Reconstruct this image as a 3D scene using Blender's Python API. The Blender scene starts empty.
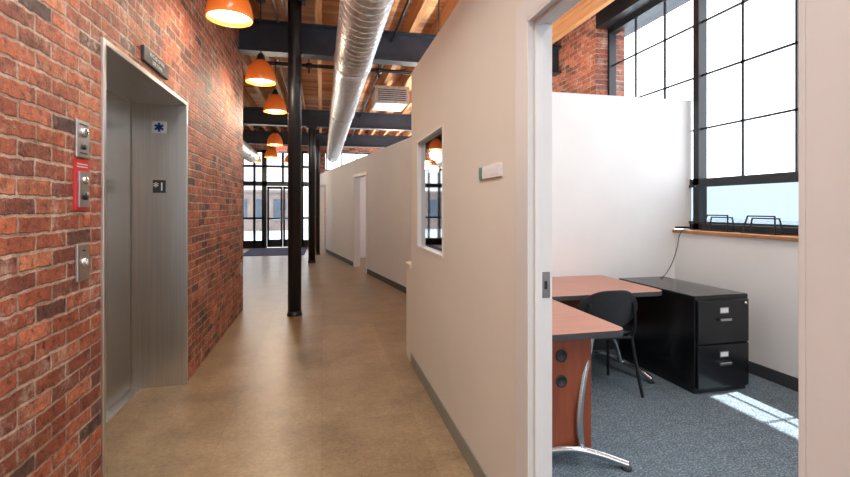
import bpy, bmesh, math, random
from mathutils import Vector, Matrix
random.seed(4)
S=bpy.context.scene
C=S.collection
S.view_settings.view_transform='Standard'
S.view_settings.look='None'
S.view_settings.exposure=0.38

# ---------------------------------------------------------------- materials
def new_mat(name):
    m=bpy.data.materials.new(name); m.use_nodes=True
    nt=m.node_tree; b=nt.nodes['Principled BSDF']
    return m,nt,b
def N(nt,t,**kw):
    n=nt.nodes.new(t)
    for k,v in kw.items(): setattr(n,k,v)
    return n
def srgb(r,g,b):
    f=lambda c:(c/255/12.92) if c/255<=0.04045 else ((c/255+0.055)/1.055)**2.4
    return (f(r),f(g),f(b),1)
def ramp(nt,stops):
    r=N(nt,'ShaderNodeValToRGB'); e=r.color_ramp.elements
    while len(e)>1: e.remove(e[-1])
    e[0].position=stops[0][0]; e[0].color=stops[0][1]
    for p,c in stops[1:]:
        k=e.new(p); k.color=c
    return r
def noise(nt,scale,detail=4,vec=None,rough=0.55):
    n=N(nt,'ShaderNodeTexNoise'); n.inputs['Scale'].default_value=scale
    n.inputs['Detail'].default_value=detail; n.inputs['Roughness'].default_value=rough
    if vec is not None: nt.links.new(vec,n.inputs['Vector'])
    return n
def pos(nt): return N(nt,'ShaderNodeNewGeometry').outputs['Position']
def mapping(nt,vec,scale=(1,1,1),rot=(0,0,0)):
    m=N(nt,'ShaderNodeMapping'); m.inputs['Scale'].default_value=scale; m.inputs['Rotation'].default_value=rot
    nt.links.new(vec,m.inputs['Vector']); return m.outputs[0]
def bump(nt,b,h,strength=0.3,dist=0.01):
    n=N(nt,'ShaderNodeBump'); n.inputs['Strength'].default_value=strength; n.inputs['Distance'].default_value=dist
    nt.links.new(h,n.inputs['Height']); nt.links.new(n.outputs[0],b.inputs['Normal'])
def simple(name,col,rough=0.5,metal=0.0,var=0.06,scale=8,bmp=0.0,emis=0):
    m,nt,b=new_mat(name)
    n=noise(nt,scale,4,pos(nt))
    lo=tuple(c*(1-var) for c in col[:3])+(1,); hi=tuple(min(1,c*(1+var)) for c in col[:3])+(1,)
    r=ramp(nt,[(0.3,lo),(0.7,hi)]); nt.links.new(n.outputs['Fac'],r.inputs[0])
    nt.links.new(r.outputs[0],b.inputs['Base Color'])
    b.inputs['Roughness'].default_value=rough; b.inputs['Metallic'].default_value=metal
    if bmp:
        n2=noise(nt,scale*14,3,pos(nt)); bump(nt,b,n2.outputs['Fac'],bmp,0.003)
    if emis:
        b.inputs['Emission Color'].default_value=col; b.inputs['Emission Strength'].default_value=emis
    return m

def brick_mat(name,axis):
    m,nt,b=new_mat(name); L=nt.links
    p=pos(nt); sep=N(nt,'ShaderNodeSeparateXYZ'); L.new(p,sep.inputs[0])
    comb=N(nt,'ShaderNodeCombineXYZ'); L.new(sep.outputs[axis],comb.inputs[0]); L.new(sep.outputs[2],comb.inputs[1])
    def distort(vec,scale,amt):
        dn=noise(nt,scale,3,p); sub=N(nt,'ShaderNodeVectorMath',operation='SUBTRACT'); L.new(dn.outputs['Color'],sub.inputs[0]); sub.inputs[1].default_value=(.5,.5,.5)
        sc=N(nt,'ShaderNodeVectorMath',operation='SCALE'); L.new(sub.outputs[0],sc.inputs[0]); sc.inputs['Scale'].default_value=amt
        add=N(nt,'ShaderNodeVectorMath',operation='ADD'); L.new(vec,add.inputs[0]); L.new(sc.outputs[0],add.inputs[1]); return add.outputs[0]
    vec=distort(distort(comb.outputs[0],3,0.03),25,0.02)
    bt=N(nt,'ShaderNodeTexBrick'); L.new(vec,bt.inputs['Vector'])
    bt.inputs['Color1'].default_value=(0,0,0,1); bt.inputs['Color2'].default_value=(1,1,1,1); bt.inputs['Mortar'].default_value=(.5,.5,.5,1)
    bt.inputs['Scale'].default_value=1; bt.inputs['Mortar Size'].default_value=0.0085; bt.inputs['Mortar Smooth'].default_value=0.5
    bt.inputs['Brick Width'].default_value=0.208; bt.inputs['Row Height'].default_value=0.0685; bt.offset=0.5
    r=ramp(nt,[(0.0,srgb(96,60,54)),(0.12,srgb(180,96,66)),(0.3,srgb(210,116,78)),(0.45,srgb(140,74,58)),(0.6,srgb(176,92,64)),(0.75,srgb(216,134,96)),(0.87,srgb(160,86,64)),(0.94,srgb(128,86,74)),(1.0,srgb(84,62,58))])
    L.new(bt.outputs['Color'],r.inputs[0])
    bn=noise(nt,2.2,6,p,0.7); br=ramp(nt,[(0.35,(0.62,0.6,0.62,1)),(0.6,(1.12,1.12,1.12,1))]); L.new(bn.outputs['Fac'],br.inputs[0])
    mul=N(nt,'ShaderNodeMixRGB',blend_type='MULTIPLY'); mul.inputs[0].default_value=0.85; L.new(r.outputs[0],mul.inputs[1]); L.new(br.outputs[0],mul.inputs[2])
    fn=noise(nt,30,6,p,0.75); fr=ramp(nt,[(0.36,(0.2,0.17,0.17,1)),(0.48,(0.85,0.85,0.85,1)),(0.57,(1.05,1.05,1.05,1)),(0.68,(1.6,1.8,2.0,1))]); L.new(fn.outputs['Fac'],fr.inputs[0])
    mul2=N(nt,'ShaderNodeMixRGB',blend_type='MULTIPLY'); mul2.inputs[0].default_value=0.9; L.new(mul.outputs[0],mul2.inputs[1]); L.new(fr.outputs[0],mul2.inputs[2])
    mn=noise(nt,6,9,p,0.85); mr=ramp(nt,[(0.52,(0,0,0,1)),(0.63,(.6,.6,.6,1))]); L.new(mn.outputs['Fac'],mr.inputs[0])
    mx=N(nt,'ShaderNodeMath',operation='MAXIMUM'); L.new(bt.outputs['Fac'],mx.inputs[0]); L.new(mr.outputs[0],mx.inputs[1])
    mm=ramp(nt,[(0.38,srgb(124,100,88)),(0.5,srgb(176,146,128)),(0.62,srgb(212,190,174))]); L.new(mn.outputs['Fac'],mm.inputs[0])
    mix=N(nt,'ShaderNodeMixRGB'); L.new(mx.outputs[0],mix.inputs[0]); L.new(mul2.outputs[0],mix.inputs[1]); L.new(mm.outputs[0],mix.inputs[2])
    L.new(mix.outputs[0],b.inputs['Base Color']); b.inputs['Roughness'].default_value=0.55
    h=N(nt,'ShaderNodeMath',operation='MULTIPLY_ADD'); L.new(bt.outputs['Fac'],h.inputs[0]); h.inputs[1].default_value=-0.8; L.new(fn.outputs['Fac'],h.inputs[2])
    bump(nt,b,h.outputs[0],0.8,0.015)
    return m
BRICK_Y=brick_mat('brick_along_y',1); BRICK_X=brick_mat('brick_along_x',0)

def drywall(name,col,rough=0.7):
    return simple(name,col,rough,0,0.02,3,0.06)
WALL=drywall('painted_drywall_warm',srgb(216,212,202))
WALLG=drywall('painted_drywall_grey',srgb(222,224,228))
WHITE=drywall('painted_drywall_white',srgb(238,238,238))
TRIMW=simple('painted_steel_frame',srgb(214,214,214),0.4,0,0.02)
RUBG=simple('rubber_base_grey',srgb(138,138,128),0.6)
RUBK=simple('rubber_base_dark',srgb(62,64,68),0.6)
BLACK=simple('black_painted_steel',srgb(26,27,31),0.35,0.0,0.15)
BLACKP=simple('black_plastic',srgb(40,41,44),0.45,0,0.1,30,0.1)
CABM=simple('cabinet_black_enamel',srgb(20,22,26),0.22,0.0,0.1)
STEEL_D=simple('blue_grey_structural_steel',srgb(38,45,58),0.45,0.0,0.2)
CHROME=simple('satin_chrome',srgb(200,202,205),0.22,1,0.04)
RED=simple('red_sign_plastic',srgb(200,36,44),0.4)
TEAL=simple('teal_plastic',srgb(40,110,105),0.4)
SIGNW=simple('sign_white',srgb(225,228,228),0.4)
BLUE=simple('sign_blue',srgb(30,70,160),0.4)
MATB=simple('entrance_mat_blue',srgb(52,50,92),0.9,0,0.3,60)
WOODSILL=simple('sill_oak',srgb(170,118,76),0.4,0,0.15,14)
GROUND=simple('exterior_pavement',srgb(150,160,168),0.9,0,0.08,1)
BLDG=simple('exterior_building_brick',srgb(150,132,124),0.9,0,0.2,1)
BLDW=simple('exterior_building_glass',srgb(84,94,106),0.3,0,0.2,1)

def stainless(name='brushed_stainless',lo=0.3,hi=0.46,r=0.3):
    m,nt,b=new_mat(name); L=nt.links
    n=noise(nt,1,5,mapping(nt,pos(nt),(160,160,1.2)))
    rr=ramp(nt,[(0.3,(lo,lo*0.98,lo*0.95,1)),(0.7,(hi,hi*0.99,hi*0.96,1))]); L.new(n.outputs['Fac'],rr.inputs[0]); L.new(rr.outputs[0],b.inputs['Base Color'])
    b.inputs['Metallic'].default_value=1; b.inputs['Roughness'].default_value=r
    b.inputs['Anisotropic'].default_value=0.5
    return m
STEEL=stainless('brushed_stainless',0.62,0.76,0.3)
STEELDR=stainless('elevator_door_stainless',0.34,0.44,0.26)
PLATE=stainless('brushed_plate',0.5,0.65,0.3)

def galv():
    m,nt,b=new_mat('galvanised_steel'); L=nt.links
    v=N(nt,'ShaderNodeTexVoronoi'); v.inputs['Scale'].default_value=28; L.new(pos(nt),v.inputs['Vector'])
    rr=ramp(nt,[(0,(0.5,0.52,0.54,1)),(1,(0.74,0.75,0.76,1))]); L.new(v.outputs['Color'],rr.inputs[0]); L.new(rr.outputs[0],b.inputs['Base Color'])
    b.inputs['Metallic'].default_value=0.85; b.inputs['Roughness'].default_value=0.36
    return m
GALV=galv()

def wood(name,c1,c2,scale=(18,1.2,18),rough=0.6):
    m,nt,b=new_mat(name); L=nt.links
    n=noise(nt,1,6,mapping(nt,pos(nt),scale),0.65)
    rr=ramp(nt,[(0.25,c1),(0.75,c2)]); L.new(n.outputs['Fac'],rr.inputs[0]); L.new(rr.outputs[0],b.inputs['Base Color'])
    b.inputs['Roughness'].default_value=rough; bump(nt,b,n.outputs['Fac'],0.2,0.004)
    return m
JOIST=wood('old_pine_joist',srgb(156,106,70),srgb(222,172,122))
def deck():
    m,nt,b=new_mat('pine_deck_boards'); L=nt.links
    p=pos(nt)
    bt=N(nt,'ShaderNodeTexBrick'); L.new(p,bt.inputs['Vector'])
    bt.inputs['Color1'].default_value=(0,0,0,1); bt.inputs['Color2'].default_value=(1,1,1,1); bt.inputs['Mortar'].default_value=(0,0,0,1)
    bt.inputs['Scale'].default_value=1; bt.inputs['Brick Width'].default_value=2.4; bt.inputs['Row Height'].default_value=0.14; bt.inputs['Mortar Size'].default_value=0.004
    r=ramp(nt,[(0,srgb(166,106,68)),(0.5,srgb(206,148,100)),(1,srgb(230,182,132))]); L.new(bt.outputs['Color'],r.inputs[0])
    n=noise(nt,1,5,mapping(nt,p,(1.5,20,20))); nr=ramp(nt,[(0.3,(0.7,0.68,0.65,1)),(0.6,(1,1,1,1))]); L.new(n.outputs['Fac'],nr.inputs[0])
    mul=N(nt,'ShaderNodeMixRGB',blend_type='MULTIPLY'); mul.inputs[0].default_value=0.7; L.new(r.outputs[0],mul.inputs[1]); L.new(nr.outputs[0],mul.inputs[2])
    L.new(mul.outputs[0],b.inputs['Base Color']); b.inputs['Roughness'].default_value=0.7
    return m
DECK=deck()
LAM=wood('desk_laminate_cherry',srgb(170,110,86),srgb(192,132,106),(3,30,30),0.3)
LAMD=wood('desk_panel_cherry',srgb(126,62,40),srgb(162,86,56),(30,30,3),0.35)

def floor_mat():
    m,nt,b=new_mat('sealed_board_floor'); L=nt.links
    p=pos(nt)
    mp=mapping(nt,p,(1,1,1),(0,0,math.radians(90)))
    bt=N(nt,'ShaderNodeTexBrick'); L.new(mp,bt.inputs['Vector'])
    bt.inputs['Color1'].default_value=(0,0,0,1); bt.inputs['Color2'].default_value=(1,1,1,1); bt.inputs['Mortar'].default_value=(0.5,0.5,0.5,1)
    bt.inputs['Scale'].default_value=1; bt.inputs['Brick Width'].default_value=1.2; bt.inputs['Row Height'].default_value=0.6; bt.inputs['Mortar Size'].default_value=0.002; bt.inputs['Mortar Smooth'].default_value=0.2
    r=ramp(nt,[(0,srgb(150,128,99)),(0.5,srgb(154,132,103)),(1,srgb(160,138,109))]); L.new(bt.outputs['Color'],r.inputs[0])
    n=noise(nt,2.0,10,p,0.78); nr=ramp(nt,[(0.34,(0.58,0.56,0.54,1)),(0.5,(0.95,0.94,0.92,1)),(0.64,(1.2,1.22,1.26,1))]); L.new(n.outputs['Fac'],nr.inputs[0])
    mul=N(nt,'ShaderNodeMixRGB',blend_type='MULTIPLY'); mul.inputs[0].default_value=0.9; L.new(r.outputs[0],mul.inputs[1]); L.new(nr.outputs[0],mul.inputs[2])
    n3=noise(nt,40,6,p,0.85); nr3=ramp(nt,[(0.34,(0.62,0.6,0.58,1)),(0.6,(1.1,1.1,1.1,1))]); L.new(n3.outputs['Fac'],nr3.inputs[0])
    mul3=N(nt,'ShaderNodeMixRGB',blend_type='MULTIPLY'); mul3.inputs[0].default_value=0.95; L.new(mul.outputs[0],mul3.inputs[1]); L.new(nr3.outputs[0],mul3.inputs[2])
    mix=N(nt,'ShaderNodeMixRGB'); fm=N(nt,'ShaderNodeMath',operation='MULTIPLY'); L.new(bt.outputs['Fac'],fm.inputs[0]); fm.inputs[1].default_value=0.35
    L.new(fm.outputs[0],mix.inputs[0]); L.new(mul3.outputs[0],mix.inputs[1]); mix.inputs[2].default_value=srgb(98,76,52)
    L.new(mix.outputs[0],b.inputs['Base Color'])
    rr=N(nt,'ShaderNodeMapRange'); L.new(n.outputs['Fac'],rr.inputs[0]); rr.inputs[3].default_value=0.22; rr.inputs[4].default_value=0.44
    L.new(rr.outputs[0],b.inputs['Roughness'])
    return m
FLOOR=floor_mat()
def carpet():
    m,nt,b=new_mat('blue_grey_carpet'); L=nt.links
    p=pos(nt); n=noise(nt,90,3,p,0.8); n2=noise(nt,14,4,p,0.6)
    r=ramp(nt,[(0.3,srgb(50,66,80)),(0.5,srgb(98,116,128)),(0.7,srgb(174,186,192))]); L.new(n.outputs['Fac'],r.inputs[0])
    r2=ramp(nt,[(0.35,(0.8,0.8,0.82,1)),(0.65,(1.1,1.1,1.1,1))]); L.new(n2.outputs['Fac'],r2.inputs[0])
    mul=N(nt,'ShaderNodeMixRGB',blend_type='MULTIPLY'); mul.inputs[0].default_value=1; L.new(r.outputs[0],mul.inputs[1]); L.new(r2.outputs[0],mul.inputs[2])
    L.new(mul.outputs[0],b.inputs['Base Color']); b.inputs['Roughness'].default_value=0.95
    bump(nt,b,n.outputs['Fac'],0.6,0.006)
    return m
CARPET=carpet()
def glass(name,col=(1,1,1,1),mixf=0.06):
    m,nt,b=new_mat(name); L=nt.links
    nt.nodes.remove(b); out=[n for n in nt.nodes if n.type=='OUTPUT_MATERIAL'][0]
    t=N(nt,'ShaderNodeBsdfTransparent'); t.inputs[0].default_value=col
    g=N(nt,'ShaderNodeBsdfGlossy'); g.inputs['Roughness'].default_value=0.02
    mx=N(nt,'ShaderNodeMixShader'); mx.inputs[0].default_value=mixf; L.new(t.outputs[0],mx.inputs[1]); L.new(g.outputs[0],mx.inputs[2]); L.new(mx.outputs[0],out.inputs[0])
    return m
GLASS=glass('window_glass',(0.97,0.98,1,1),0.03); GLASSB=glass('window_glass_tinted',(0.47,0.51,0.54,1),0.03)
GLASSD=glass('storefront_glass',(0.78,0.8,0.82,1),0.04)
def refl():
    m,nt,b=new_mat('tinted_reflective_glass')
    n=noise(nt,1.5,2,pos(nt)); r=ramp(nt,[(0.3,(0.48,0.49,0.51,1)),(0.7,(0.54,0.55,0.57,1))]); nt.links.new(n.outputs['Fac'],r.inputs[0]); nt.links.new(r.outputs[0],b.inputs['Base Color'])
    b.inputs['Metallic'].default_value=1; b.inputs['Roughness'].default_value=0.03
    return m
REFL=refl()
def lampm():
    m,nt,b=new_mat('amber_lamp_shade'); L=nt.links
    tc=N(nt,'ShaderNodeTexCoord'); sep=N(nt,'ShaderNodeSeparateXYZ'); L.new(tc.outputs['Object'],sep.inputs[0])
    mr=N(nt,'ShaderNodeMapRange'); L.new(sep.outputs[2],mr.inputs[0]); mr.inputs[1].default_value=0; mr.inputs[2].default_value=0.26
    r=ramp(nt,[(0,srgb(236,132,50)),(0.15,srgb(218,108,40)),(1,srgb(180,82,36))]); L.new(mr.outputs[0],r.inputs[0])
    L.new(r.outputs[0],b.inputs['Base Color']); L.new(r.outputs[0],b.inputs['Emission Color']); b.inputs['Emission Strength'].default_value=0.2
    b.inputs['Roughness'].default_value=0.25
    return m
SHADE=lampm()
DIFF=simple('lamp_diffuser_glow',(1,0.78,0.45,1),0.5,0,0.02,8,0,5)
EXITG=simple('exit_letters_glow',(1,0.08,0.05,1),0.5,0,0.02,8,0,2.5)

# ---------------------------------------------------------------- builders
def add_obj(name,me,mats,parent=None,smooth=False):
    o=bpy.data.objects.new(name,me); C.objects.link(o)
    for m in mats: me.materials.append(m)
    if parent: o.parent=parent
    if smooth:
        for p in me.polygons: p.use_smooth=True
    return o
def empty(name,loc=(0,0,0)):
    e=bpy.data.objects.new(name,None); e.location=loc; e.empty_display_size=0.1; C.objects.link(e); return e
def boxes(name,lst,mat,parent=None,bevel=0.0,matrix=None):
    mats=mat if isinstance(mat,list) else [mat]
    bm=bmesh.new()
    for t in lst:
        x0,x1,y0,y1,z0,z1=t[:6]; mi=t[6] if len(t)>6 else 0
        v=[bm.verts.new((x,y,z)) for x in (x0,x1) for y in (y0,y1) for z in (z0,z1)]
        for f in ((0,1,3,2),(4,6,7,5),(0,4,5,1),(2,3,7,6),(0,2,6,4),(1,5,7,3)):
            fc=bm.faces.new([v[i] for i in f]); fc.material_index=mi
    bmesh.ops.recalc_face_normals(bm,faces=bm.faces)
    me=bpy.data.meshes.new(name); bm.to_mesh(me); bm.free()
    if matrix is not None: me.transform(matrix)
    o=add_obj(name,me,mats,parent)
    if bevel:
        b=o.modifiers.new('bevel','BEVEL'); b.width=bevel; b.segments=2; b.limit_method='ANGLE'
    return o
def tube(name,pts,r,mat,parent=None,smooth=True,cyc=False,res=6):
    cu=bpy.data.curves.new(name,'CURVE'); cu.dimensions='3D'; cu.bevel_depth=r; cu.bevel_resolution=res; cu.use_fill_caps=True
    if smooth and len(pts)>2:
        sp=cu.splines.new('BEZIER'); sp.bezier_points.add(len(pts)-1)
        for bp,p in zip(sp.bezier_points,pts): bp.co=p; bp.handle_left_type='AUTO'; bp.handle_right_type='AUTO'
    else:
        sp=cu.splines.new('POLY'); sp.points.add(len(pts)-1)
        for bp,p in zip(sp.points,pts): bp.co=(*p,1)
    sp.use_cyclic_u=cyc
    cu.materials.append(mat)
    o=bpy.data.objects.new(name,cu); C.objects.link(o)
    if parent: o.parent=parent
    return o
def lathe(name,prof,mat,loc=(0,0,0),parent=None,seg=40,axis='Z'):
    bm=bmesh.new(); rings=[]
    for r,z in prof:
        if r<1e-6: rings.append([bm.verts.new((0,0,z))])
        else: rings.append([bm.verts.new((r*math.cos(2*math.pi*i/seg),r*math.sin(2*math.pi*i/seg),z)) for i in range(seg)])
    for a,b in zip(rings,rings[1:]):
        for i in range(seg):
            j=(i+1)%seg
            if len(a)==1 and len(b)==1: continue
            if len(a)==1: bm.faces.new((a[0],b[i],b[j]))
            elif len(b)==1: bm.faces.new((a[i],a[j],b[0]))
            else: bm.faces.new((a[i],a[j],b[j],b[i]))
    bmesh.ops.recalc_face_normals(bm,faces=bm.faces)
    me=bpy.data.meshes.new(name); bm.to_mesh(me); bm.free()
    if axis=='Y': me.transform(Matrix.Rotation(math.radians(-90),4,'X'))
    if axis=='X': me.transform(Matrix.Rotation(math.radians(90),4,'Y'))
    o=add_obj(name,me,[mat],parent,True); o.location=loc
    return o
def prism(name,outline,z0,z1,mat,parent=None,bevel=0.0,sidemat=None):
    bm=bmesh.new()
    lo=[bm.verts.new((x,y,z0)) for x,y in outline]; hi=[bm.verts.new((x,y,z1)) for x,y in outline]
    bm.faces.new(hi); bm.faces.new(list(reversed(lo)))
    n=len(outline)
    for i in range(n):
        f=bm.faces.new((lo[i],lo[(i+1)%n],hi[(i+1)%n],hi[i])); f.material_index=1 if sidemat else 0
    bmesh.ops.recalc_face_normals(bm,faces=bm.faces)
    me=bpy.data.meshes.new(name); bm.to_mesh(me); bm.free()
    o=add_obj(name,me,[mat]+([sidemat] if sidemat else []),parent)
    if bevel:
        b=o.modifiers.new('bevel','BEVEL'); b.width=bevel; b.segments=2; b.limit_method='ANGLE'; b.angle_limit=math.radians(60)
    return o
def text(name,s,size,loc,rot,mat,parent,ext=0.001):
    cu=bpy.data.curves.new(name,'FONT'); cu.body=s; cu.size=size; cu.extrude=ext; cu.align_x='CENTER'; cu.align_y='CENTER'; cu.materials.append(mat)
    o=bpy.data.objects.new(name,cu); C.objects.link(o); o.location=loc; o.rotation_euler=rot; o.parent=parent; return o

XB=-1.05; XP=0.78; XPi=0.855; XW=3.52; XG=3.75; YB=3.92; YF=16.2; ZC=4.1
# ---------------------------------------------------------------- shell
boxes('floor',[(-4.9,XP+0.05,-3.1,16.6,-0.12,0),(XP+0.05,3.95,4.02,16.6,-0.12,0)],FLOOR)
boxes('floor_carpet',[(XP+0.05,3.95,-3.1,4.02,-0.12,0.0)],CARPET)
boxes('ceiling',[(-4.9,3.95,-3.1,16.6,ZC,ZC+0.15)],DECK)
jl=[]; x=-4.7
while x<3.5:
    jl.append((x,x+0.075,-2.9,16.15,3.83,ZC)); x+=0.42
boxes('ceiling_joists',jl,JOIST)
EY0,EY1,EZ=2.52,3.88,2.2
g=0.02
boxes('wall_left',[(-1.38,XB,-3.1,EY0-g,0,ZC),(-1.38,XB,EY1+g,6.53,0,ZC),(-1.38,XB,EY0-g,EY1+g,EZ+g,ZC)],BRICK_Y)
boxes('wall_left_return',[(-4.9,-1.38,6.2,6.53,0,ZC)],BRICK_X)
boxes('wall_left_far',[(-4.9,-4.6,6.53,16.2,0,ZC)],BRICK_Y)
bw=[(-0.95,0.65),(1.15,3.3)]
boxes('wall_back',[(-1.38,3.95,-3.1,-2.95,3.3,ZC),(-1.38,-0.95,-3.1,-2.95,0,3.3),(0.65,1.15,-3.1,-2.95,0,3.3),(3.3,3.95,-3.1,-2.95,0,3.3),(-0.95,0.65,-3.1,-2.95,0,0.3),(1.15,3.3,-3.1,-2.95,0,0.9)],WALL)
for k,(a,b) in enumerate(bw):
    z0=0.3 if k==0 else 0.9
    e=empty('window_%d'%(7+k),((a+b)/2,-3.02,z0)); inv=Matrix.Translation((-(a+b)/2,3.02,-z0)); L=[]  # unseen window behind the camera, added to bring in fill daylight
    n=3 if k==0 else 4
    for i in range(n+1):
        xm=a+0.03+i*(b-a-0.06)/n; L.append((xm-0.025,xm+0.025,-3.05,-2.99,z0,3.3))
    for z in (z0+0.03,(z0+3.3)/2,3.27): L.append((a,b,-3.05,-2.99,z-0.025,z+0.025))
    boxes('frame',L,BLACK,e,matrix=inv)
    boxes('glass',[(a+0.02,b-0.02,-3.022,-3.018,z0+0.02,3.28)],GLASS,e,matrix=inv)
WY0,WY1,WZ0,WZ1=2.87,3.69,1.06,1.95
DY0,DY1,DZ=0.575,1.60,2.12
PT=2.6
boxes('wall_right',[(XP,XPi,-2.95,DY0,0,PT),(XP,XPi,DY0,DY1,DZ,PT),(XP,XPi,DY1,WY0,0,PT),(XP,XPi,WY1,3.95,0,PT),
   (XP,XPi,WY0,WY1,0,WZ0),(XP,XPi,WY0,WY1,WZ1,PT)],WALL)
boxes('wall_half',[(0.78,0.90,3.952,4.20,0,0.85),(0.77,0.91,3.952,4.21,0.85,0.88)],[WALL])
boxes('wall_office_back',[(XPi,XW,YB,YB+0.1,0,2.5),(XW,XG-0.03,YB,YB+0.1,1.2,2.5)],WHITE)
boxes('baseboard_right',[(XP-0.008,XP,1.705,3.95,0,0.1),(XP-0.008,XP,-2.9,0.49,0,0.1)],RUBG)
boxes('baseboard_office',[(XW-0.008,XW,-2.9,YB,0,0.1),(XPi,XW-0.008,YB-0.008,YB,0,0.1)],RUBK)
segs=[]
ycur=-3.1
ws=[(-0.96,5.28),(7.2,11.04),(12.4,15.76)]
for a,b in ws:
    segs.append((XW,3.95,ycur,a,0,ZC,1)); ycur=b
segs.append((XW,3.95,ycur,16.2,0,ZC,1))
for a,b in ws:
    segs.append((XW,3.95,a,b,0,1.14,0)); segs.append((XW,3.95,a,b,3.75,ZC,2))
boxes('wall_window_side',segs,[WHITE,BRICK_Y,BLACK])
boxes('window_sill',[(XW-0.03,XG-0.03,-0.94,YB,1.14,1.172)],[WOODSILL],bevel=0.004)
boxes('sun_trim_eave',[(3.95,4.18,-3.1,16.6,3.8,4.2)],STEEL_D)  # unseen overhang, added and sized to trim the sun patch on the carpet
def steel_window(name,y0,y1,first_thick):
    e=empty(name,(XG,(y0+y1)/2,1.172))
    inv=Matrix.Translation((-XG,-(y0+y1)/2,-1.172))
    L=[]; z0,z1=1.172,3.75
    n=round((y1-y0)/0.48)
    for i in range(n+1):
        y=y1-i*(y1-y0)/n
        thick=(i%4==3) if first_thick else (i%4==0)
        if i in(0,n): w=0.03
        elif thick: w=0.035
        else: w=0.009
        d=0.05 if (thick or i in(0,n)) else 0.01
        zz0=z0 if (thick or i in (0,n)) else 1.66
        L.append((XG-d,XG+d,max(y0,y-w),min(y1,y+w),zz0,z1))
    for z,w,d in ((z0+0.03,0.03,0.05),(1.655,0.03,0.05),(2.19,0.009,0.01),(2.73,0.009,0.01),(3.27,0.009,0.01),(3.72,0.03,0.05)):
        L.append((XG-d,XG+d,y0,y1,z-w,z+w))
    L.append((XG-0.06,XG-0.03,y0,y1,1.60,1.625)); L.append((XG-0.06,XG-0.03,y0,y1,1.235,1.255))
    boxes('frame',L,BLACK,e,matrix=inv)
    boxes('glass_upper',[(XG-0.003,XG+0.003,y0,y1,1.68,3.7)],GLASS,e,matrix=inv)
    boxes('glass_lower',[(XG-0.003,XG+0.003,y0,y1,1.23,1.63)],GLASSB,e,matrix=inv)
    return e
steel_window('window_1',-0.96,5.28,True)
steel_window('window_2',7.2,11.04,True)
steel_window('window_3',12.4,15.76,True)
e=empty('window_4',(XP,(WY0+WY1)/2,WZ0))
inv=Matrix.Translation((-XP,-(WY0+WY1)/2,-WZ0))
fw=0.016
boxes('frame',[(XP-0.004,XPi+0.006,WY0,WY0+fw,WZ0,WZ1),(XP-0.004,XPi+0.006,WY1-fw,WY1,WZ0,WZ1),(XP-0.004,XPi+0.006,WY0+fw,WY1-fw,WZ0,WZ0+fw),(XP-0.004,XPi+0.006,WY0+fw,WY1-fw,WZ1-fw,WZ1)],TRIMW,e,matrix=inv)
boxes('glass',[(XP+0.03,XP+0.036,WY0+fw,WY1-fw,WZ0+fw,WZ1-fw)],REFL,e,matrix=inv)

e=empty('door_1',(XP,(DY0+DY1)/2,0)); inv=Matrix.Translation((-XP,-(DY0+DY1)/2,0))
ct=0.014
L=[]
for xa,xb in ((XP-ct,XP),(XPi,XPi+ct)):
    L+= [(xa,xb,DY1,DY1+0.1,0,DZ+0.075),(xa,xb,DY0-0.08,DY0,0,DZ+0.075),(xa,xb,DY0,DY1,DZ,DZ+0.075)]
L+= [(XP-ct,XPi+ct,DY1-0.012,DY1,0,DZ),(XP-ct,XPi+ct,DY0,DY0+0.012,0,DZ),(XP-ct,XPi+ct,DY0,DY1,DZ-0.012,DZ)]
L+= [(XP+0.01,XP+0.04,DY1-0.026,DY1-0.012,0,DZ-0.012),(XP+0.03,XP+0.05,DY0+0.012,DY0+0.026,0,DZ-0.012),(XP+0.01,XP+0.04,DY0+0.03,DY1-0.03,DZ-0.026,DZ-0.012)]
boxes('frame',L,TRIMW,e,bevel=0.002,matrix=inv)
boxes('strike_plate',[(XP+0.045,XP+0.078,DY1-0.0145,DY1-0.0118,1.05,1.15),(XP+0.055,XP+0.066,DY1-0.0155,DY1-0.0144,1.085,1.115,1)],[CHROME,BLACK],e,matrix=inv)

# ---------------------------------------------------------------- angled partition
P0=Vector((1.813,4.3,0)); ang=math.atan2(0.169,1.0)
MA=Matrix.Translation(P0)@Matrix.Rotation(ang,4,'Z')
LEN=11.95
dA=(5.35,6.45); dB=(10.2,11.2); dz=2.1
o=boxes('wall_angled',[(0,0.12,0,dA[0],0,2.5),(0,0.12,dA[1],dB[0],0,2.5),(0,0.12,dB[1],LEN,0,2.5),(0,0.12,dA[0],dA[1],dz,2.5),(0,0.12,dB[0],dB[1],dz,2.5)],WALLG); o.matrix_world=MA
o=boxes('baseboard_angled',[(-0.008,0,0,dA[0]-0.06,0,0.1),(-0.008,0,dA[1]+0.06,dB[0]-0.06,0,0.1),(-0.008,0,dB[1]+0.06,LEN,0,0.1)],RUBK); o.matrix_world=MA
for nm,(a,b) in (('door_2',dA),('door_3',dB)):
    e=empty(nm); e.matrix_world=MA@Matrix.Translation((0,(a+b)/2,0)); h=(b-a)/2
    boxes('frame',[(-0.015,0.135,-h-0.05,-h+0.012,0,dz+0.05),(-0.015,0.135,h-0.012,h+0.05,0,dz+0.05),(-0.015,0.135,-h+0.012,h-0.012,dz-0.012,dz+0.05)],TRIMW,e,bevel=0.002)
    boxes('leaf',[(0.14,0.14+2*h-0.05,-h+0.014,-h+0.058,0.01,dz-0.02)],WOODSILL,e,bevel=0.002)
    lathe('knob',[(0,0),(0.02,0.0),(0.012,0.01),(0.012,0.03),(0.028,0.045),(0.024,0.065),(0,0.07)],CHROME,(2*h+0.02,-h+0.058,0.95),e,16,'Y')
boxes('wall_room_divider',[(1.5,XW,7.0,7.1,0,2.5),(0.75,XW,12.5,12.6,0,2.5)],WHITE)

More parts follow.
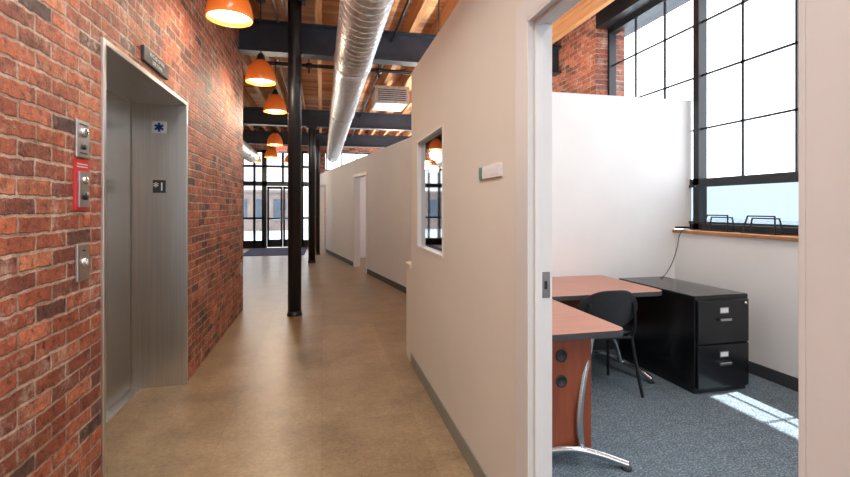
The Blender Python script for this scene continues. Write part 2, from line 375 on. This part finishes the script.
# ---------------------------------------------------------------- far storefront
boxes('wall_far',[(-4.9,3.95,YF,YF+0.3,3.35,ZC),(-4.9,-3.6,YF,YF+0.3,0,3.35),(-0.28,0.12,YF,YF+0.3,0,3.35),(3.3,3.95,YF,YF+0.3,0,3.35),(0.12,3.3,YF,YF+0.3,0,0.6)],BRICK_X)
e=empty('window_5',(-1.9,YF+0.1,0)); inv=Matrix.Translation((1.9,-(YF+0.1),0))
L=[]
ya,yb=YF+0.06,YF+0.14
for xm,w in ((-3.57,.03),(-3.1,.03),(-2.65,.06),(-2.25,.04),(-1.93,.08),(-0.71,.08),(-0.31,.03)):
    L.append((xm-w,xm+w,ya,yb,0,3.35))
for z,w in ((2.2,.08),(2.8,.04),(3.31,.04)):
    L.append((-3.6,-0.28,ya,yb,z-w,z+w))
for xa,xb in ((-3.57,-1.93),(-0.71,-0.28)):
    L.append((xa,xb,ya,yb,0,0.25)); L.append((xa,xb,ya,yb,0.98,1.05))
L.append((-1.36,-1.28,ya,yb,2.2,3.31))
boxes('frame',L,BLACK,e,matrix=inv)
boxes('glass',[(-3.57,-1.93,YF+0.097,YF+0.103,0.14,3.3),(-0.71,-0.3,YF+0.097,YF+0.103,0.14,3.3),(-1.93,-0.71,YF+0.097,YF+0.103,2.22,3.3)],GLASSD,e,matrix=inv)
for nm,xa,xb,hx in (('door_4',-1.84,-1.325,-1.39),('door_5',-1.315,-0.80,-1.25)):
    e=empty(nm,((xa+xb)/2,YF+0.1,0)); inv=Matrix.Translation((-(xa+xb)/2,-(YF+0.1),0)); s=0.07
    y1,y2=YF+0.075,YF+0.12
    boxes('leaf_frame',[(xa,xa+s,y1,y2,0.02,2.11),(xb-s,xb,y1,y2,0.02,2.11),(xa,xb,y1,y2,0.02,0.28),(xa,xb,y1,y2,2.02,2.11),(xa,xb,y1-0.03,y1,0.98,1.03)],BLACK,e,matrix=inv)
    boxes('glass',[(xa+s,xb-s,YF+0.095,YF+0.1,0.28,2.02)],GLASSD,e,matrix=inv)
    tube('pull_handle',[(hx-(xa+xb)/2,-0.06,0.9),(hx-(xa+xb)/2,-0.06,1.3)],0.012,CHROME,e)
e=empty('window_6',(1.7,YF+0.1,0.6)); inv=Matrix.Translation((-1.7,-(YF+0.1),-0.6)); L=[]
for i in range(7):
    xm=0.15+i*0.52; L.append((xm-0.02,xm+0.02,ya,yb,0.6,3.35))
for z in (0.63,1.3,2.0,2.7,3.32): L.append((0.12,3.3,ya,yb,z-0.02,z+0.02))
boxes('frame',L,BLACK,e,matrix=inv)
boxes('glass',[(0.15,3.28,YF+0.097,YF+0.103,0.62,3.32)],GLASS,e,matrix=inv)
boxes('entrance_mat',[(-2.3,-0.5,13.6,16.0,0,0.012)],MATB,bevel=0.004)

# ---------------------------------------------------------------- structure
def ibeam(name,y,x0,x1):
    boxes(name,[(x0,x1,y-0.10,y+0.10,3.42,3.445),(x0,x1,y-0.10,y+0.10,3.805,3.83),(x0,x1,y-0.012,y+0.012,3.445,3.805)],STEEL_D)
ibeam('steel_beam',6.25,XB,XW); ibeam('steel_beam',11.7,-4.6,XW); ibeam('steel_beam',15.3,-4.6,XW)
def column(x,y,r=0.088,top=3.42):
    e=empty('steel_column',(x,y,0))
    lathe('shaft',[(0,0.02),(r,0.02),(r,top-0.04)],BLACK,(0,0,0),e,32)
    lathe('base_collar',[(r,0.0),(r+0.012,0.0),(r+0.012,0.02),(r+0.006,0.03),(r+0.004,0.06),(r,0.06)],BLACK,(0,0,0),e,32)
    boxes('cap_plate',[(-0.13,0.13,-0.085,0.085,top-0.04,top-0.002)],BLACK,e,bevel=0.003)
    return e
column(-0.345,6.06,0.085,4.09); column(-0.25,11.7); column(-0.12,13.6,0.06)

# ---------------------------------------------------------------- ducts
def duct(name,x,z,r,y0,y1,pitch=0.13):
    e=empty(name,(x,y0,z)); n=y1-y0
    lathe('shell',[(r-0.01,0),(r,0),(r,n),(r-0.01,n)],GALV,(0,0,0),e,48,'Y')
    pts=[]; turns=int(n/pitch); seg=20
    for i in range(turns*seg+1):
        a=2*math.pi*i/seg; pts.append((r*math.cos(a),pitch*i/seg,r*math.sin(a)))
    tube('spiral_seam',pts,0.009,GALV,e,False,res=1)
    y=1.5
    while y<n:
        lathe('coupling',[(r,0),(r+0.018,0.0),(r+0.018,0.05),(r,0.05)],GALV,(0,y,0),e,48,'Y')
        tube('hanger',[(0,y+0.1,r),(0,y+0.1,3.83-z)],0.006,BLACK,e,False)
        y+=3
duct('spiral_duct',0.37,3.18,0.215,-2.0,16.1)
duct('return_duct',-1.85,2.78,0.17,7.2,13.0)
e=empty('sprinkler_pipe',(0,7.3,3.62))
tube('main',[(-1.0,0,0),(3.5,0,0)],0.03,BLACK,e,False)
for xx in (-0.2,0.9,2.0,3.0):
    lathe('fitting',[(0,-0.05),(0.045,-0.05),(0.045,0.05),(0,0.05)],BLACK,(xx,0,0),e,16,'X')
    tube('drop',[(xx,0,0),(xx,0,-0.12)],0.015,BLACK,e,False)
    tube('riser',[(xx,0,0),(xx,0,0.21)],0.008,BLACK,e,False)
e=empty('sprinkler_pipe',(0.95,7.0,3.72))
tube('branch',[(0,-5,0),(0,8.8,0)],0.02,BLACK,e,False)
for yy in (-3,0.0,2.5,5.5): tube('riser',[(0,yy,0),(0,yy,0.11)],0.006,BLACK,e,False)
e=empty('electrical_conduit',(-0.55,0,3.8))
tube('run',[(0,-1,0),(0,6.1,0)],0.013,GALV,e,False); tube('run_b',[(0.1,-1,0),(0.1,5.9,0)],0.013,GALV,e,False)
e=empty('electrical_conduit',(-0.69,6.4,3.8)); tube('run',[(0,0,0),(0,8,0)],0.015,BLACK,e,False)
e=empty('hvac_unit',(1.35,9.2,3.6))
boxes('case',[(-0.32,0.32,-0.4,0.4,-0.14,0.16)],GALV,e,bevel=0.01)
boxes('flange',[(-0.34,0.34,-0.42,-0.4,-0.16,0.18)],GALV,e)
boxes('grille',[(-0.28,0.28,-0.43,-0.42,-0.1+0.04*i,-0.085+0.04*i) for i in range(6)],BLACK,e)
for a in (-0.3,0.3): tube('hanger',[(a,0,0.16),(a,0,0.23)],0.008,BLACK,e,False)

# ---------------------------------------------------------------- pendant lamps
def pendant(x,y,z,s=1.0,power=14):
    e=empty('pendant_lamp',(x,y,z))
    prof=[(0.165,0),(0.17,0.01),(0.168,0.05),(0.158,0.10),(0.138,0.155),(0.108,0.205),(0.075,0.24),(0.05,0.26),(0.05,0.257),(0.07,0.236),(0.10,0.20),(0.13,0.15),(0.15,0.10),(0.16,0.05),(0.161,0.01),(0.165,0)]
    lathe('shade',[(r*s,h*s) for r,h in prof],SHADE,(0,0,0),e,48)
    lathe('cap',[(0.052*s,0.255*s),(0.05*s,0.275*s),(0.042*s,0.30*s),(0.028*s,0.33*s),(0.012*s,0.345*s),(0,0.345*s)],BLACK,(0,0,0),e,32)
    lathe('diffuser',[(0,0.03*s),(0.155*s,0.03*s),(0.157*s,0.035*s),(0,0.04*s)],DIFF,(0,0,0),e,32)
    tube('cord',[(0,0,0.34*s),(0,0,3.8-z)],0.006,BLACK,e,False)
    lathe('canopy',[(0,3.77-z),(0.05,3.77-z),(0.06,3.80-z),(0.06,3.83-z),(0,3.83-z)],BLACK,(0,0,0),e,24)
    l=bpy.data.lights.new('lamp_light','POINT'); l.energy=power; l.color=(1,0.84,0.64); l.shadow_soft_size=0.12
    lo=bpy.data.objects.new('bulb_light',l); C.objects.link(lo); lo.parent=e; lo.location=(0,0,-0.12)
for x,y,pw in ((-0.69,3.70,9),(-0.69,5.5,12),(-0.69,7.15,25),(-1.95,14.3,14),(-1.35,12.9,20),(-0.95,14.3,14),(-1.0,10.3,25)):
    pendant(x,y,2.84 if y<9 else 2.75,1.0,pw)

e=empty('exit_sign',(-1.22,14.6,3.2))
boxes('housing',[(-0.17,0.17,-0.03,0.03,-0.1,0.1)],SIGNW,e,bevel=0.006)
text('letters','EXIT',0.17,(0,-0.033,0),(math.pi/2,0,0),EXITG,e)
tube('stem',[(0,0,0.1),(0,0,0.61)],0.01,BLACK,e,False)

# ---------------------------------------------------------------- elevator
e=empty('elevator_door',(XB,(EY0+EY1)/2,0)); yc=(EY0+EY1)/2; inv=Matrix.Translation((-XB,-yc,0))
XD=-1.43
f=0.03
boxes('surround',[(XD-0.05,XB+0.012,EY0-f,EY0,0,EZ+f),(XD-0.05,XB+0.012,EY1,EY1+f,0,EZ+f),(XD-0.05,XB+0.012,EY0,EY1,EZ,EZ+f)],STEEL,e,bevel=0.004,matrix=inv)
ym=EY0+ (EY1-EY0)*0.5
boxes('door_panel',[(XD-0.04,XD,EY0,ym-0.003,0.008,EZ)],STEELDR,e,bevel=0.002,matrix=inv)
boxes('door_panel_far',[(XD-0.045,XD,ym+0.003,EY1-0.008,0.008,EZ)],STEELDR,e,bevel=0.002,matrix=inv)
boxes('door_seam',[(XD-0.05,XD-0.01,ym-0.004,ym+0.004,0.008,EZ),(XD-0.05,XD-0.01,EY1-0.01,EY1,0.008,EZ)],BLACK,e,matrix=inv)
boxes('sill',[(XD-0.04,XD+0.07,EY0,EY1,0.0,0.006)],STEEL,e,matrix=inv)
def loc(x,y,z): return (x-XB,y-yc,z)
ys=EY1
xs=-1.235
zc=2.02
boxes('jamb_star_plate',[(xs-0.05,xs+0.05,ys-0.006,ys,zc-0.045,zc+0.045)],SIGNW,e,matrix=inv)
for k in range(3):
    a=math.radians(60*k)
    o=boxes('star_bar_%d'%k,[(-0.035,0.035,-0.0015,0.0015,-0.009,0.009)],BLUE,e); o.location=loc(xs,ys-0.0075,zc); o.rotation_euler=(0,a+math.pi/2,0)
zc=1.56
boxes('jamb_floor_plate',[(xs-0.045,xs+0.045,ys-0.006,ys,zc-0.05,zc+0.05)],BLACKP,e,matrix=inv)
text('jamb_floor_number','*1',0.09,loc(xs,ys-0.0075,zc-0.005),(math.pi/2,0,0),SIGNW,e)

def wallplate(name,y0,y1,z0,z1,mat,x=XB,t=0.012):
    e=empty(name,(x,(y0+y1)/2,(z0+z1)/2))
    w=(y1-y0)/2; h=(z1-z0)/2
    boxes('plate',[(0,t,-w,w,-h,h)],mat,e,bevel=0.003)
    return e,w,h
e,w,h=wallplate('elevator_key_panel',2.245,2.355,1.62,1.785,PLATE)
lathe('key_switch',[(0.022,0),(0.022,0.01),(0.016,0.014),(0,0.014)],CHROME,(0.012,0,0.03),e,20,'X')
boxes('key_slot',[(0.025,0.028,-0.003,0.003,0.02,0.04)],BLACK,e)
lathe('key_switch_b',[(0.012,0),(0.012,0.008),(0,0.008)],BLACK,(0.012,0,-0.035),e,20,'X')
boxes('legend',[(0.012,0.0135,-0.035,0.035,0.06,0.066),(0.012,0.0135,-0.03,0.03,-0.066,-0.06)],BLACK,e)
e,w,h=wallplate('fire_notice_sign',2.235,2.365,1.385,1.612,RED,t=0.006)
boxes('inner_plate',[(0.006,0.016,-0.042,0.045,-0.1,0.06)],PLATE,e,bevel=0.002)
boxes('notice_text',[(0.006,0.0075,-0.045,0.045,0.078+0.012*i,0.082+0.012*i) for i in range(2)],SIGNW,e)
lathe('switch',[(0.018,0),(0.018,0.01),(0,0.012)],CHROME,(0.016,0,0.02),e,20,'X')
lathe('switch_b',[(0.018,0),(0.018,0.01),(0,0.012)],BLACK,(0.016,0,-0.05),e,20,'X')
e,w,h=wallplate('elevator_call_panel',2.25,2.355,1.07,1.235,PLATE)
lathe('call_button',[(0.02,0),(0.02,0.008),(0.015,0.010),(0.015,0.013),(0,0.013)],CHROME,(0.012,0,0.0),e,20,'X')
lathe('call_lamp',[(0.011,0),(0.011,0.014),(0,0.015)],SIGNW,(0.012,0,0.0),e,20,'X')
boxes('arrow',[(0.012,0.0135,-0.012,0.012,0.05,0.056)],BLACK,e)
e,w,h=wallplate('elevator_notice_sign',2.98,3.42,2.275,2.365,BLACKP,t=0.02)
text('lettering_top','IN CASE OF FIRE',0.035,(0.0215,0,0.018),(math.pi/2,0,math.pi/2),SIGNW,e,0.0005)
text('lettering_low','USE STAIRS',0.035,(0.0215,0,-0.02),(math.pi/2,0,math.pi/2),SIGNW,e,0.0005)
e,w,h=wallplate('outlet_box',6.30,6.40,0.5,0.66,PLATE)
boxes('sockets',[(0.012,0.014,-0.018,0.018,-0.05,-0.01),(0.012,0.014,-0.018,0.018,0.01,0.05)],SIGNW,e)

e=empty('room_sign',(XP,2.01,1.567))
boxes('plate',[(-0.008,0,-0.14,0.10,-0.03,0.03)],SIGNW,e,bevel=0.002)
boxes('teal_tab',[(-0.009,0,0.10,0.145,-0.03,0.03)],TEAL,e,bevel=0.002)
boxes('name_strip',[(-0.0095,-0.008,-0.12,0.08,-0.018,0.018)],WALLG,e)

# ---------------------------------------------------------------- office furniture
def rounded(x0,x1,y0,y1,r,corners=(1,1,1,1),seg=6):
    pts=[]
    cs=[(x1,y1,0,corners[0]),(x0,y1,90,corners[1]),(x0,y0,180,corners[2]),(x1,y0,270,corners[3])]
    for cx,cy,a0,k in cs:
        rr=r*k if k else 0.002
        ox=cx-rr if cx==x1 else cx+rr; oy=cy-rr if cy==y1 else cy+rr
        for i in range(seg+1):
            a=math.radians(a0+90*i/seg); pts.append((ox+rr*math.cos(a),oy+rr*math.sin(a)))
    return pts
e=empty('office_desk',(1.25,2.6,0))
def shift(p,dx,dy): return [(a-dx,b-dy) for a,b in p]
out=shift(rounded(0.89,1.62,2.13,3.03,0.07,(0,0,0,1)),1.25,2.6)
prism('top',out,0.70,0.735,LAM,e,0.004,RUBK)
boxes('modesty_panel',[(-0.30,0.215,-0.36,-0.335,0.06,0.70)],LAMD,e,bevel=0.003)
for z in (0.585,0.445):
    lathe('cable_hole',[(0.034,0),(0.034,0.006),(0.026,0.008),(0.026,0.004),(0,0.004)],BLACKP,(0.03,-0.36,z),e,24,'Y').rotation_euler=(math.pi,0,0)
tube('curved_leg',[(0.24,-0.33,0.70),(0.20,-0.34,0.55),(0.14,-0.37,0.32),(0.13,-0.38,0.16),(0.14,-0.385,0.075)],0.02,CHROME,e)
tube('foot',[(-0.3,-0.30,0.02),(-0.15,-0.34,0.055),(0.08,-0.40,0.085),(0.2,-0.44,0.065),(0.34,-0.50,0.025)],0.021,CHROME,e)
lathe('glide',[(0,0),(0.028,0),(0.028,0.012),(0.012,0.02),(0,0.02)],BLACKP,(0.335,-0.497,0),e,20)
lathe('glide_b',[(0,0),(0.028,0),(0.028,0.012),(0.012,0.02),(0,0.02)],BLACKP,(-0.29,-0.30,0),e,20)
tube('rear_leg',[(0.24,0.33,0.70),(0.24,0.33,0.0)],0.02,CHROME,e)
e=empty('office_desk',(1.8,3.45,0))
out=shift(rounded(0.89,2.66,3.04,3.90,0.09,(0,0,0,1)),1.8,3.45)
prism('top',out,0.70,0.735,LAM,e,0.004,RUBK)
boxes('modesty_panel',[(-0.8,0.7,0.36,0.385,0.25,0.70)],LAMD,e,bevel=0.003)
tube('curved_leg',[(0.50,0.0,0.70),(0.52,-0.06,0.5),(0.62,-0.1,0.25),(0.66,-0.12,0.09)],0.02,CHROME,e)
tube('foot',[(0.72,0.32,0.02),(0.70,0.1,0.07),(0.68,-0.1,0.09),(0.72,-0.26,0.07),(0.76,-0.36,0.025)],0.021,CHROME,e)
lathe('glide',[(0,0),(0.028,0),(0.028,0.012),(0.012,0.02),(0,0.02)],BLACKP,(0.755,-0.355,0),e,20)
tube('rear_leg',[(-0.7,0.3,0.70),(-0.7,0.3,0.0)],0.02,CHROME,e)

e=empty('stacking_chair',(2.07,3.12,0)); e.rotation_euler=(0,0,math.radians(-4))
def shell(name,fn,nu,nv,th,mat,parent):
    bm=bmesh.new(); g=[[bm.verts.new(fn(i/nu,j/nv)) for j in range(nv+1)] for i in range(nu+1)]
    for i in range(nu):
        for j in range(nv): bm.faces.new((g[i][j],g[i+1][j],g[i+1][j+1],g[i][j+1]))
    me=bpy.data.meshes.new(name); bm.to_mesh(me); bm.free()
    o=add_obj(name,me,[mat],parent,True)
    s=o.modifiers.new('sol','SOLIDIFY'); s.thickness=th; s.offset=0
    b=o.modifiers.new('sub','SUBSURF'); b.levels=1; b.render_levels=2
    return o
def seatf(u,v):
    a=2*u-1; b=2*v-1
    w=0.215*(1-0.10*max(0,-b)) * math.sqrt(max(0.0,1-0.12*abs(b)**4))
    x=a*w; y=b*0.21*(1-0.10*a**4)
    z=0.445+0.015*a*a-0.012*(1-b*b)-(0.035*max(0,b-0.5)/0.5 if b>0.5 else 0)+(0.02*(-b-0.6)/0.4 if b<-0.6 else 0)
    return (x,y,z)
shell('seat',seatf,12,12,0.012,BLACKP,e)
def backf(u,v):
    a=2*u-1; z=0.52+0.285*v
    hw=0.25*(0.86+0.14*math.sin(math.pi*min(1,v*0.9+0.1)))
    x=a*hw; y=-0.235-0.05*v+0.09*a*a
    z=z-0.085*(abs(a)**3)*v+0.05*(abs(a)**2.2)*(1-v)
    return (x,y,z)
shell('backrest',backf,14,8,0.012,BLACKP,e)
for sx in (-1,1):
    tube('rear_leg',[(sx*0.20,-0.17,0.43),(sx*0.22,-0.2,0.22),(sx*0.245,-0.235,0.0)],0.0115,BLACK,e)
    tube('front_leg',[(sx*0.20,0.15,0.42),(sx*0.22,0.18,0.22),(sx*0.24,0.21,0.0)],0.0115,BLACK,e)
    tube('side_rail',[(sx*0.20,-0.17,0.428),(sx*0.20,0.15,0.418)],0.0115,BLACK,e)
    tube('back_upright',[(sx*0.20,-0.17,0.43),(sx*0.2,-0.205,0.50),(sx*0.19,-0.225,0.60),(sx*0.17,-0.235,0.70)],0.0115,BLACK,e)
tube('cross_rail',[(-0.2,-0.17,0.428),(0.2,-0.17,0.428)],0.0115,BLACK,e)
tube('cross_rail_b',[(-0.2,0.15,0.418),(0.2,0.15,0.418)],0.0115,BLACK,e)

e=empty('file_cabinet',(2.95,2.80,0))
boxes('body',[(-0.245,0.245,0.02,0.90,0.03,0.735)],CABM,e,bevel=0.006)
boxes('plinth',[(-0.235,0.235,0.035,0.88,0,0.03)],BLACKP,e)
boxes('drawer_upper',[(-0.232,0.232,0,0.02,0.375,0.70)],CABM,e,bevel=0.006)
boxes('drawer_lower',[(-0.232,0.232,0,0.02,0.045,0.365)],CABM,e,bevel=0.006)
for z in (0.60,0.27):
    boxes('handle',[(-0.055,0.055,-0.022,-0.014,z-0.055,z-0.035),(-0.055,-0.045,-0.022,0,z-0.055,z-0.035),(0.045,0.055,-0.022,0,z-0.055,z-0.035)],CHROME,e,bevel=0.003)
    boxes('label_holder',[(-0.04,0.04,-0.004,0,z,z+0.045)],CHROME,e,bevel=0.001)
    boxes('label_card',[(-0.033,0.033,-0.0055,-0.004,z+0.007,z+0.038)],SIGNW,e)
lathe('lock',[(0.011,0),(0.011,0.006),(0,0.006)],CHROME,(0.2,0,0.67),e,16,'Y').rotation_euler=(math.pi,0,0)
e=empty('power_cord',(3.5,3.8,1.175))
tube('cable',[(0.1,-0.05,0.003),(0.0,-0.04,0.008),(-0.045,-0.03,-0.03),(-0.06,0.0,-0.18),(-0.09,0.03,-0.33),(-0.2,-0.02,-0.42),(-0.32,-0.12,-0.432),(-0.42,-0.2,-0.433)],0.004,BLACK,e)
def stand(y,w=0.14):
    e=empty('wire_book_stand',(3.61,y,1.172))
    for k,(xo,ht,tilt) in enumerate(((-0.03,0.15,0.03),(0.05,0.13,0.0))):
        tube('loop_%d'%k,[(xo,-w,0.007),(xo+tilt,-w*0.8,ht),(xo+tilt,w*0.8,ht),(xo,w,0.007)],0.0075,BLACK,e,False,True)
    tube('rail_a',[(-0.03,-w,0.007),(0.05,-w,0.007)],0.006,BLACK,e,False)
    tube('rail_b',[(-0.03,w,0.007),(0.05,w,0.007)],0.006,BLACK,e,False)
stand(3.50); stand(3.07,0.15)

# ---------------------------------------------------------------- exterior
boxes('exterior_ground',[(-40,60,-40,70,-0.5,-0.4)],GROUND)
boxes('exterior_slab',[(-5,4.5,16.6,19,-0.12,-0.02)],GROUND)
e=empty('exterior_building',(-7,36,-0.4))
boxes('body',[(-7,4.6,0,8,0,2.9),(-7.2,4.8,-0.2,8.2,2.9,3.1)],BLDG,e)
boxes('windows',[(x,x+0.9,-0.05,0.0,0.9,2.4) for x in (-6.4,-5.0,-3.6,-2.2,-0.8,0.6,2.0,3.4)],BLDW,e)
boxes('sills',[(x-0.05,x+0.95,-0.12,0.0,0.8,0.9) for x in (-6.4,-5.0,-3.6,-2.2,-0.8,0.6,2.0,3.4)],GROUND,e)

# ---------------------------------------------------------------- light
w=bpy.data.worlds.new('world'); S.world=w; w.use_nodes=True; nt=w.node_tree
bg=nt.nodes['Background']
tc=N(nt,'ShaderNodeTexCoord'); sep=N(nt,'ShaderNodeSeparateXYZ'); nt.links.new(tc.outputs['Generated'],sep.inputs[0])
r=ramp(nt,[(0.0,(0.86,0.93,1.0,1)),(0.15,(0.95,0.98,1.0,1)),(1.0,(0.9,0.95,1.0,1))]); nt.links.new(sep.outputs[2],r.inputs[0]); nt.links.new(r.outputs[0],bg.inputs[0])
bg.inputs[1].default_value=3.4
sun=bpy.data.lights.new('sun','SUN'); sun.energy=13; sun.angle=0.012; sun.color=(1,0.95,0.86)
so=bpy.data.objects.new('sun',sun); C.objects.link(so)
d=Vector((-1,-0.05,-2.76)); so.rotation_euler=d.to_track_quat('-Z','Y').to_euler()
def area(name,locn,rot,sx,sy,e,col=(1,1,1),portal=False):
    l=bpy.data.lights.new(name,'AREA'); l.shape='RECTANGLE'; l.size=sx; l.size_y=sy; l.energy=e; l.color=col
    if portal: l.cycles.is_portal=True
    o=bpy.data.objects.new(name,l); C.objects.link(o); o.location=locn; o.rotation_euler=rot; return o
area('portal_window_1',(3.9,2.16,2.5),(0,math.radians(90),0),2.6,6.3,1,portal=True)
area('portal_window_2',(3.9,9.1,2.5),(0,math.radians(90),0),2.6,3.9,1,portal=True)
area('portal_window_3',(3.9,14.1,2.5),(0,math.radians(90),0),2.6,3.4,1,portal=True)
area('portal_storefront',(-1.9,16.6,1.7),(math.radians(-90),0,0),3.5,3.4,1,portal=True)
area('portal_fill_window_7',(-0.15,-3.12,1.8),(math.radians(90),0,0),1.6,3.0,1,portal=True)  # this and the next portal serve the added back windows
area('portal_fill_window_8',(2.22,-3.12,2.1),(math.radians(90),0,0),2.15,2.4,1,portal=True)
area('corridor_fill_light',(-0.3,0.6,3.7),(0,0,0),0.5,4.0,85,(1,0.96,0.9))  # added fill light above the view, no fixture behind it
area('office_fill_light',(2.2,0.8,3.7),(0,0,0),0.6,3.0,45,(1,0.97,0.93))  # unseen area light, added to brighten the office
def fill_uplight(x,y,ln,p):
    e=empty('hidden_fill_uplight',(x,y,2.36))  # made-up fixture hidden behind partitions, added to lighten the ceiling
    boxes('trough',[(-0.06,0.06,-ln/2,ln/2,-0.05,-0.04),(-0.07,-0.06,-ln/2,ln/2,-0.05,0.03),(0.06,0.07,-ln/2,ln/2,-0.05,0.03)],WHITE,e)
    tube('stem_a',[(0,-ln/2+0.05,-0.04),(0,-ln/2+0.05,1.47)],0.006,BLACK,e,False)
    tube('stem_b',[(0,ln/2-0.05,-0.04),(0,ln/2-0.05,1.47)],0.006,BLACK,e,False)
    l=bpy.data.lights.new('fill_area_light','AREA'); l.shape='RECTANGLE'; l.size=0.1; l.size_y=ln*0.95; l.energy=p; l.color=(1,0.93,0.84)
    o=bpy.data.objects.new('fill_area_light',l); C.objects.link(o); o.parent=e; o.rotation_euler=(math.pi,0,0)
fill_uplight(0.98,2.8,2.0,40)
fill_uplight(2.2,5.5,2.0,60)
fill_uplight(2.2,9.8,2.6,90)
fill_uplight(2.2,14.3,2.6,70)

# ---------------------------------------------------------------- camera
cam=bpy.data.cameras.new('camera'); co=bpy.data.objects.new('camera',cam); C.objects.link(co)
cam.sensor_width=36; cam.lens=450/850*36; cam.shift_y=-31.5/850; cam.clip_start=0.05; cam.clip_end=300
co.location=(0,0,1.4); co.rotation_euler=(math.radians(90),0,-math.atan(103/450))
S.camera=co
